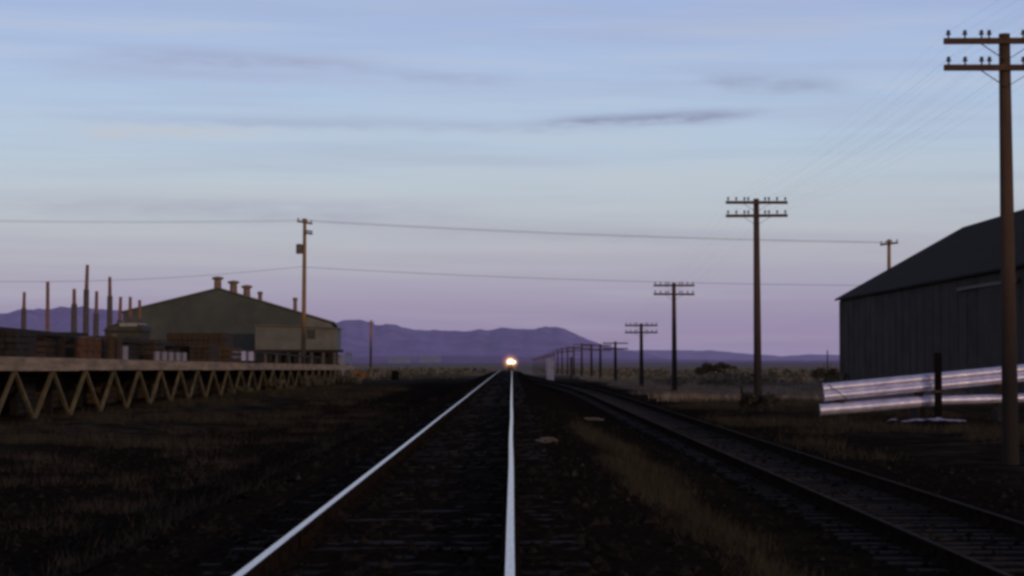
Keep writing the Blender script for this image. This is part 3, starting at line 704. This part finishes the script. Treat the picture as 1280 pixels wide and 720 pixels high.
# ------------------------------------------------------------------ vegetation
def leaf_cloud(blobs, n, size, seed):
    r = np.random.default_rng(seed); b = MB(); vs = []; fs = []
    for _ in range(n):
        c, rad = blobs[r.integers(len(blobs))]
        v = r.normal(size=3); v /= np.linalg.norm(v); q = rad*(r.random()**.45)
        p = np.array(c)+v*q*np.array([1, 1, .8])
        a = r.normal(size=3); a /= np.linalg.norm(a); t = np.cross(a, r.normal(size=3)); t /= np.linalg.norm(t); s = size*(.5+r.random())
        k = len(vs); vs += [tuple(p-a*s), tuple(p+t*s*.4), tuple(p+a*s), tuple(p-t*s*.4)]; fs.append((k, k+1, k+2, k+3))
    b.add(vs, fs); return b
def bush(px, d, h, w, m, label, n=900, seed=0, twig=None, size=.07):
    x = (px-640)/F*d; z = ground_z(x, d); t = thing('bush', (x, d, z), label, 'bush')
    r = random.Random(seed); blobs = []
    for _ in range(9):
        u = r.uniform(-1, 1); blobs.append(((x+u*w*.5*.8, d+r.uniform(-.4, .4)*w*.5, z+h*(.25+.5*r.random()*(1-abs(u)*.6))), h*r.uniform(.18, .34)))
    leaf_cloud(blobs, n, size, seed).build('foliage', m, t)
    b = MB()
    for _ in range(9):
        u = r.uniform(-.5, .5)*w; b.tube([(x+u*.2, d, z-.05), (x+u*.6, d+r.uniform(-.2, .2), z+h*.5), (x+u, d+r.uniform(-.3, .3), z+h*r.uniform(.7, 1.05))], [.03, .02, .006], 5)
    if twig: b.tube([(x+twig[0], d, z), (x+twig[0]*1.05, d, z+twig[1])], [.07, .05], 6)
    b.build('stem', 'stem', t)
bush(948, 76.6, 1.0, 2.3, 'bushdark', 'low dark brush heap with an upright stub at the telegraph pole foot', 1300, 3, (-.62, 1.05))
bush(449, 205, 1.25, 1.55, 'bushrust', 'rusty orange bush past the far end of the dock', 900, 4, size=.12)
bush(897, 262, 2.3, 6.2, 'bushdark', 'largest dark bush out in the pale field between the telegraph poles', 2200, 5, size=.2)
bush(1034, 190, 1.9, 2.6, 'bushdark', 'dark bush with a bare upright twig beside the barn corner', 1200, 6, (.0, 3.0), size=.14)
bush(590, 470, 2.0, 7, 'bushdark', 'dark bush beside the main track ahead of the train', 900, 14, size=.25)
for i, (px, d, h, w, lab) in enumerate(((395, 140, 1.1, 2.6, 'dark bush under the far braces of the dock'), (350, 122, .95, 2.2, 'dark bush under the dock braces before the bright drums'), (430, 172, 1.2, 3.4, 'dark bush at the far corner of the dock'), (300, 108, .6, 1.6, 'low weedy bush under the dock below the lumber stacks'))):
    bush(px, d, h, w, 'scrub', lab, 900, 20+i, size=.08)
bush(790, 300, 1.6, 4.5, 'bushdark', 'dark bush low behind the third telegraph pole', 900, 31, size=.18)
bush(988, 230, 1.3, 5., 'bushdark', 'wide low dark bush halfway between tall pole and barn', 1200, 32, size=.16)

def blades(pts, hmin, hmax, per, spread, w, seed):
    r = np.random.default_rng(seed); n = len(pts)*per
    base = np.repeat(np.array(pts), per, 0)+np.c_[r.normal(size=(n, 2))*spread, np.zeros(n)]
    h = r.uniform(hmin, hmax, n); th = r.uniform(0, 2*math.pi, n); ln = r.uniform(.1, .75, n)*h
    tip = base+np.c_[np.cos(th)*ln, np.sin(th)*ln, h]; ph = r.uniform(0, math.pi, n)
    sx_ = np.c_[np.cos(ph)*w, np.sin(ph)*w, np.zeros(n)]
    V = np.empty((n*3, 3)); V[0::3] = base-sx_; V[1::3] = base+sx_; V[2::3] = tip
    b = MB(); b.v = [tuple(v) for v in V]; b.f = [[3*i, 3*i+1, 3*i+2] for i in range(n)]; b.m = [0]*n; b.sm = [False]*n
    return b
def scatter(n, xa, xb, ya, yb, thr, sc, seed, power=1.):
    r = np.random.default_rng(seed); out = []
    while len(out) < n:
        y = ya+(yb-ya)*r.random()**power; x = xa+(xb-xa)*r.random()
        if noise.noise(Vector((x*sc, y*sc*.6, seed))) < thr: continue
        if abs(x-siding_x(y)) < 1.5 and r.random() < .85: continue
        out.append((x, y, ground_z(x, y)-.02))
    return out
# dead grass between the two tracks, nearest the camera
tag(blades(scatter(900, 1.25, 2.75, 13, 48, -.05, .5, 11, 1.2), .05, .26, 14, .11, .004, 1).build('dry_grass', 'grassdry'), kind='stuff')
# weeds between the track and the dock
tag(blades(scatter(1500, -15.2, -7.2, 44, 150, .02, .25, 12, 1.2), .08, .32, 12, .2, .010, 2).build('dry_weeds', 'grassdry'), kind='stuff')
tag(blades(scatter(700, -9, -2.8, 16, 90, .12, .4, 15, 1.2), .04, .16, 9, .14, .006, 9).build('thin_weeds', 'grassdry'), kind='stuff')
tag(blades(scatter(420, -14, -3.2, 15, 75, .05, .5, 18, 1.3), .06, .24, 34, .16, .006, 10).build('weed_tufts', 'weedpale'), kind='stuff')
# grass field on the right
tag(blades(scatter(1600, 6.6, 16, 40, 100, .0, .25, 13, 1.), .08, .3, 12, .2, .010, 3).build('field_weeds', 'grassdry'), kind='stuff')
tag(blades(scatter(3200, 7.5, 60, 96, 230, -.1, .12, 14, 1.2), .15, .45, 12, .35, .022, 4).build('pale_field_grass', 'grasstan'), kind='stuff')
def stones(pts, smin, smax, seed):
    r = np.random.default_rng(seed); b = MB(); vs = []; fs = []
    for (x, y, z) in pts:
        sc_ = smin+(smax-smin)*r.random()**3; k = len(vs)
        for q in ((1, 0, -.2), (-.3, .9, -.2), (-.6, -.8, -.2), (.1, .1, .75), (.4, -.6, .4)):
            v = np.array(q)*sc_*r.uniform(.6, 1.3, 3); vs.append((x+v[0], y+v[1], z+.02+v[2]))
        fs += [(k, k+1, k+3), (k+1, k+2, k+3), (k+2, k+4, k+3), (k, k+3, k+4), (k, k+4, k+2)]
    b.add(vs, fs); return b
r = np.random.default_rng(77)
def spts(n, xa, xb, ya, yb, pw=1.6):
    o = []
    for _ in range(n):
        y_ = ya+(yb-ya)*r.random()**pw; x_ = xa+(xb-xa)*r.random(); o.append((x_, y_, ground_z(x_, y_)+(.03 if abs(x_-XM) < 1.9 else 0)))
    return o
tag(stones(spts(14000, -8.5, 8.5, 10, 60), .015, .085, 1).build('gravel', 'stone'), kind='stuff')
tag(stones(spts(420, -14, 9, 11, 110), .015, .065, 2).build('pale_gravel', 'stonepale'), kind='stuff')
# far scrub that reads as one mass
r = np.random.default_rng(5); b = MB(); vs = []; fs = []
for i in range(900):
    d = 150+900*r.random()**1.6
    if i % 3 == 0: x = -r.uniform(5, 12)-(d-150)*.15*r.random()
    else: x = 12+r.random()**1.2*(d*.28)
    if -23 < x < -4 and d < 205: continue
    if d < 330 and -90 < x < -18: continue
    if d > 400 and abs(x) < 4: continue
    z = ground_z(x, d); h = r.uniform(.35, 1.0)*(1+d/900); w = h*r.uniform(.9, 2.2)
    for _ in range(70 if d < 400 else 45):
        v = r.normal(size=3); v /= np.linalg.norm(v); q = r.random()**.4
        p = np.array([x+v[0]*q*w, d+v[1]*q*w, z+h*.45+v[2]*q*h*.55])
        a = r.normal(size=3); a /= np.linalg.norm(a); t = np.cross(a, r.normal(size=3)); t /= np.linalg.norm(t); s = h*.2*(.5+r.random())
        k = len(vs); vs += [tuple(p-a*s), tuple(p+t*s*.45), tuple(p+a*s), tuple(p-t*s*.45)]; fs.append((k, k+1, k+2, k+3))
b.add(vs, fs); tag(b.build('scrub_brush', 'scrub'), kind='stuff')

# ------------------------------------------------------------------ hills
def hills(name, prof, d, depth, m, seed, base=456):
    b = MB(); vs = []; nj = 14; pxs = np.arange(prof[0][0], prof[-1][0]+1, 4.)
    for px in pxs:
        top = lerp_tab(prof, px)+noise.noise(Vector((px*.06, seed, 0)))*.7+noise.noise(Vector((px*.21, seed, 4)))*.35
        for j in range(nj+1):
            t = j/nj; f = math.sin(min(1, t/.62)*math.pi/2)**1.3 if t < .62 else math.cos((t-.62)/.38*math.pi/2)
            rid = noise.fractal(Vector((px*.035, t*3.2, seed)), 1., 2., 4)*.26*math.sin(math.pi*min(1, t/.62))
            dd = d+depth*t; ztop = CAMZ-(top-HZ)/F*(d+depth*.62); zb = CAMZ-(base-HZ)/F*d
            vs.append(((px-640)/F*dd, dd, zb+(ztop-zb)*max(0, min(1.0, f*(1+rid*(1 if t < .58 else 0))))))
    n = nj+1
    b.add(vs, [(i*n+j, (i+1)*n+j, (i+1)*n+j+1, i*n+j+1) for i in range(len(pxs)-1) for j in range(nj)], 0, True)
    o = b.build(name, m); tag(o, kind='structure'); return o
M['hill'] = mat('purple_dusk_hills', (.185, .160, .355), 1., .30, .005, spec=0.)  # purple of distance haze put into the base colours of the hills
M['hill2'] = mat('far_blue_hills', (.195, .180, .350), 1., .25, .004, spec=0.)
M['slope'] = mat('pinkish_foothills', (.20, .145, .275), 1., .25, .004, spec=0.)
hp = [(-150, 394), (0, 391), (95, 385), (150, 387), (220, 393), (300, 398), (380, 402), (415, 403), (440, 402), (455, 401), (470, 405.5), (495, 407.5), (502, 411), (540, 412.5), (580, 415), (605, 413), (625, 409.5), (640, 412), (668, 412), (684, 408.5), (695, 407.8), (706, 410), (720, 417), (737, 426), (752, 430.5), (775, 436), (800, 441), (830, 447), (850, 452)]
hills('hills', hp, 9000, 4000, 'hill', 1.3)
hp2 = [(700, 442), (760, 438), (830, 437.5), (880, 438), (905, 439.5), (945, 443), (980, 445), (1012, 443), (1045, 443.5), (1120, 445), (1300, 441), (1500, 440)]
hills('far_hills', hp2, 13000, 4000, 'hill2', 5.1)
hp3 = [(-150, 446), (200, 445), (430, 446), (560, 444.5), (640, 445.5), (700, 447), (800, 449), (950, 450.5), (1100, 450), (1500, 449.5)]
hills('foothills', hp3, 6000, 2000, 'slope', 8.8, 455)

# dusk haze lying over the far plain and the hills (a block of air, its scattered light set as emission)
hm = bpy.data.materials.new('dusk_haze'); hm.use_nodes = True; nt = hm.node_tree; nt.nodes.clear()
SG = 3.3e-5
va = nt.nodes.new('ShaderNodeVolumeAbsorption'); va.inputs['Color'].default_value = (0, 0, 0, 1); va.inputs['Density'].default_value = SG
ve = nt.nodes.new('ShaderNodeEmission'); ve.inputs['Color'].default_value = (.235, .195, .385, 1); ve.inputs['Strength'].default_value = SG
va2 = nt.nodes.new('ShaderNodeAddShader'); nt.links.new(va.outputs[0], va2.inputs[0]); nt.links.new(ve.outputs[0], va2.inputs[1])
vo = nt.nodes.new('ShaderNodeOutputMaterial'); nt.links.new(va2.outputs[0], vo.inputs['Volume'])
M['duskhaze'] = hm
b = MB(); b.box((-14000, 1300, -60), (14000, 19000, 420)); tag(b.build('haze', 'duskhaze'), kind='structure')

# ------------------------------------------------------------------ sky
SUN_AZ = math.atan2(.54, -.84); SUN_EL = math.radians(8)
w = bpy.data.worlds.new('World'); bpy.context.scene.world = w; w.use_nodes = True
nt = w.node_tree; N = nt.nodes; L = nt.links; N.clear()
def mth(op, a, b_=None, c=None):
    n = N.new('ShaderNodeMath'); n.operation = op
    for k, q in ((0, a), (1, b_), (2, c)):
        if q is None: continue
        if isinstance(q, (int, float)): n.inputs[k].default_value = q
        else: L.new(q, n.inputs[k])
    return n.outputs[0]
tc = N.new('ShaderNodeTexCoord'); sp = N.new('ShaderNodeSeparateXYZ'); L.new(tc.outputs['Generated'], sp.inputs[0])
el_ = mth('MULTIPLY', mth('ARCSINE', sp.outputs['Z']), 180/math.pi)
az_ = mth('MULTIPLY', mth('ARCTAN2', sp.outputs['X'], sp.outputs['Y']), 180/math.pi)
cmb = N.new('ShaderNodeCombineXYZ'); L.new(mth('MULTIPLY', az_, .06), cmb.inputs[0]); L.new(mth('MULTIPLY', el_, .75), cmb.inputs[1])
nz = N.new('ShaderNodeTexNoise'); nz.inputs['Scale'].default_value = 1.1; nz.inputs['Detail'].default_value = 6; L.new(cmb.outputs[0], nz.inputs['Vector'])
band = mth('SUBTRACT', nz.outputs['Fac'], .5)
cmb2 = N.new('ShaderNodeCombineXYZ'); L.new(mth('MULTIPLY', az_, .5), cmb2.inputs[0]); L.new(mth('MULTIPLY', el_, 2.2), cmb2.inputs[1])
nz2 = N.new('ShaderNodeTexNoise'); nz2.inputs['Scale'].default_value = 1.5; nz2.inputs['Detail'].default_value = 8; L.new(cmb2.outputs[0], nz2.inputs['Vector'])
wisp = mth('SUBTRACT', nz2.outputs['Fac'], .5)
def srgb(*c): return tuple(((v/255+.055)/1.055)**2.4 if v > 10 else v/255/12.92 for v in c)
ramp = N.new('ShaderNodeValToRGB'); e = ramp.color_ramp.elements
elw = mth('ADD', el_, mth('MULTIPLY', band, .9))
mr = N.new('ShaderNodeMapRange'); mr.inputs[1].default_value = -10; mr.inputs[2].default_value = 90; L.new(elw, mr.inputs[0]); L.new(mr.outputs[0], ramp.inputs[0])
stops = [(-10, (60, 55, 70)), (-.3, (140, 124, 160)), (.4, (146, 131, 164)), (1.2, (152, 140, 170)), (2.2, (164, 159, 182)), (3.3, (177, 179, 190)), (4.8, (184, 195, 206)), (6.6, (176, 196, 220)), (8.6, (167, 186, 221)), (11, (156, 173, 217)), (15, (120, 128, 170)), (24, (78, 84, 122)), (45, (50, 55, 84)), (90, (36, 40, 64))]
while len(e) < len(stops): e.new(.5)
for q, (a, c) in zip(e, stops): q.position = (a+10)/100; q.color = (*srgb(*c), 1)
col = ramp.outputs[0]
def mixc(f, a, c, mode='MIX'):
    n = N.new('ShaderNodeMixRGB'); n.blend_type = mode
    if isinstance(f, (int, float)): n.inputs[0].default_value = f
    else: L.new(f, n.inputs[0])
    for k, q in ((1, a), (2, c)):
        if isinstance(q, tuple): n.inputs[k].default_value = (*q, 1)
        else: L.new(q, n.inputs[k])
    return n.outputs[0]
# streaky thin cloud
front = mth('GREATER_THAN', sp.outputs['Y'], 0.)
col = mixc(mth('MINIMUM', mth('MAXIMUM', mth('MULTIPLY', band, 1.1), 0.), .25), col, srgb(164, 160, 186))
col = mixc(mth('MINIMUM', mth('MAXIMUM', mth('MULTIPLY', band, -1.0), 0.), .2), col, srgb(178, 188, 204))
def streak(px, py, wpx, hpx, c, k, slope=0.):
    a0 = math.degrees(math.atan((px-640)/F)); e0 = math.degrees(math.atan((HZ-py)/F)); sa = math.degrees(wpx/F); se = math.degrees(hpx/F)
    da = mth('SUBTRACT', az_, a0); de = mth('SUBTRACT', mth('SUBTRACT', el_, e0), mth('MULTIPLY', da, slope))
    de = mth('ADD', de, mth('MULTIPLY', wisp, .30)); da = mth('ADD', da, mth('MULTIPLY', wisp, 1.2))
    q = mth('ADD', mth('POWER', mth('ABSOLUTE', mth('DIVIDE', da, sa)), 4.), mth('POWER', mth('ABSOLUTE', mth('DIVIDE', de, se)), 2.))
    f = mth('MULTIPLY', mth('MULTIPLY', mth('MULTIPLY', mth('EXPONENT', mth('MULTIPLY', q, -1.)), k), front), mth('MINIMUM', mth('MAXIMUM', mth('ADD', mth('MULTIPLY', wisp, 2.6), .95), .25), 1.3))
    global col; col = mixc(f, col, c)
# alternating thin cream and mauve layers
cmb3 = N.new('ShaderNodeCombineXYZ'); L.new(mth('MULTIPLY', az_, .075), cmb3.inputs[0]); L.new(mth('ADD', mth('MULTIPLY', el_, 1.45), mth('MULTIPLY', az_, .02)), cmb3.inputs[1])
nz3 = N.new('ShaderNodeTexNoise'); nz3.inputs['Scale'].default_value = 1.; nz3.inputs['Detail'].default_value = 7; nz3.inputs['Roughness'].default_value = .52; L.new(cmb3.outputs[0], nz3.inputs['Vector'])
lay = mth('SUBTRACT', nz3.outputs['Fac'], .5)
col = mixc(mth('MINIMUM', mth('MAXIMUM', mth('MULTIPLY', lay, 1.5), 0.), .28), col, srgb(198, 198, 204))
col = mixc(mth('MINIMUM', mth('MAXIMUM', mth('MULTIPLY', lay, -1.2), 0.), .25), col, srgb(152, 152, 180))
streak(812, 147.5, 125, 7, srgb(122, 119, 158), .75, .035)
streak(975, 106, 85, 11, srgb(136, 138, 170), .45, -.06)
streak(300, 76, 175, 9, srgb(150, 152, 184), .55, -.02)
streak(560, 95, 80, 7, srgb(150, 153, 186), .35, -.05)
streak(190, 169, 130, 8, srgb(190, 190, 198), .6, .01)
streak(420, 155, 330, 8, srgb(152, 158, 190), .4, -.01)
streak(300, 262, 300, 16, srgb(150, 146, 172), .35, -.01)
streak(860, 296, 330, 9, srgb(152, 150, 172), .3, -.02)
# warm afterglow behind the camera
back = N.new('ShaderNodeMapRange'); back.interpolation_type = 'SMOOTHSTEP'; back.inputs[1].default_value = .15; back.inputs[2].default_value = -.9
L.new(sp.outputs['Y'], back.inputs[0])
low = N.new('ShaderNodeMapRange'); low.interpolation_type = 'SMOOTHSTEP'; low.inputs[1].default_value = 26; low.inputs[2].default_value = 3; L.new(el_, low.inputs[0])
col = mixc(mth('MULTIPLY', mth('MULTIPLY', back.outputs[0], low.outputs[0]), .9), col, (.85, .52, .33))
bg = N.new('ShaderNodeBackground'); bg.inputs['Strength'].default_value = .92; L.new(col, bg.inputs['Color'])
sky = N.new('ShaderNodeTexSky'); sky.sky_type = 'NISHITA'; sky.sun_disc = False; sky.sun_elevation = SUN_EL; sky.sun_rotation = SUN_AZ
sky.altitude = 900; sky.dust_density = 1.5
bg2 = N.new('ShaderNodeBackground'); bg2.inputs['Strength'].default_value = .02; L.new(sky.outputs[0], bg2.inputs['Color'])
ad = N.new('ShaderNodeAddShader'); L.new(bg.outputs[0], ad.inputs[0]); L.new(bg2.outputs[0], ad.inputs[1])
wo = N.new('ShaderNodeOutputWorld'); L.new(ad.outputs[0], wo.inputs['Surface'])

sl2 = bpy.data.lights.new('sun', 'SUN'); sl2.energy = .75; sl2.angle = math.radians(.5); sl2.color = (1., .68, .46)
so = bpy.data.objects.new('sun', sl2); C.objects.link(so)
sd_ = Vector((math.sin(SUN_AZ)*math.cos(SUN_EL), math.cos(SUN_AZ)*math.cos(SUN_EL), math.sin(SUN_EL)))
so.rotation_euler = sd_.to_track_quat('Z', 'Y').to_euler()
# the headlamp's beam down the track
hp_ = bpy.data.lights.new('headlamp_beam', 'SPOT'); hp_.energy = 60000; hp_.spot_size = math.radians(14); hp_.spot_blend = .6; hp_.color = (1., .82, .55); hp_.shadow_soft_size = .2
hpo = bpy.data.objects.new('headlamp_beam', hp_); C.objects.link(hpo); hpo.location = lw(0, 2.0, 4.12)
hpo.rotation_euler = Vector((0, 1, .012)).to_track_quat('Z', 'Y').to_euler()

# ------------------------------------------------------------------ camera
cam = bpy.data.cameras.new('camera'); co = bpy.data.objects.new('camera', cam); C.objects.link(co)
cam.sensor_width = 36; cam.lens = F/1280*36; cam.clip_start = .1; cam.clip_end = 60000
co.location = (0, 0, CAMZ); co.rotation_euler = (math.radians(90)+math.atan(91/F), 0, 0)
sc = bpy.context.scene; sc.camera = co
sc.view_settings.view_transform = 'Standard'; sc.view_settings.look = 'None'; sc.view_settings.exposure = 0
sc.render.engine = 'CYCLES'; sc.cycles.use_denoising = True; sc.cycles.max_bounces = 6; sc.cycles.volume_bounces = 0
sc.cycles.pixel_filter_type = 'BLACKMAN_HARRIS'; sc.cycles.filter_width = 3.2
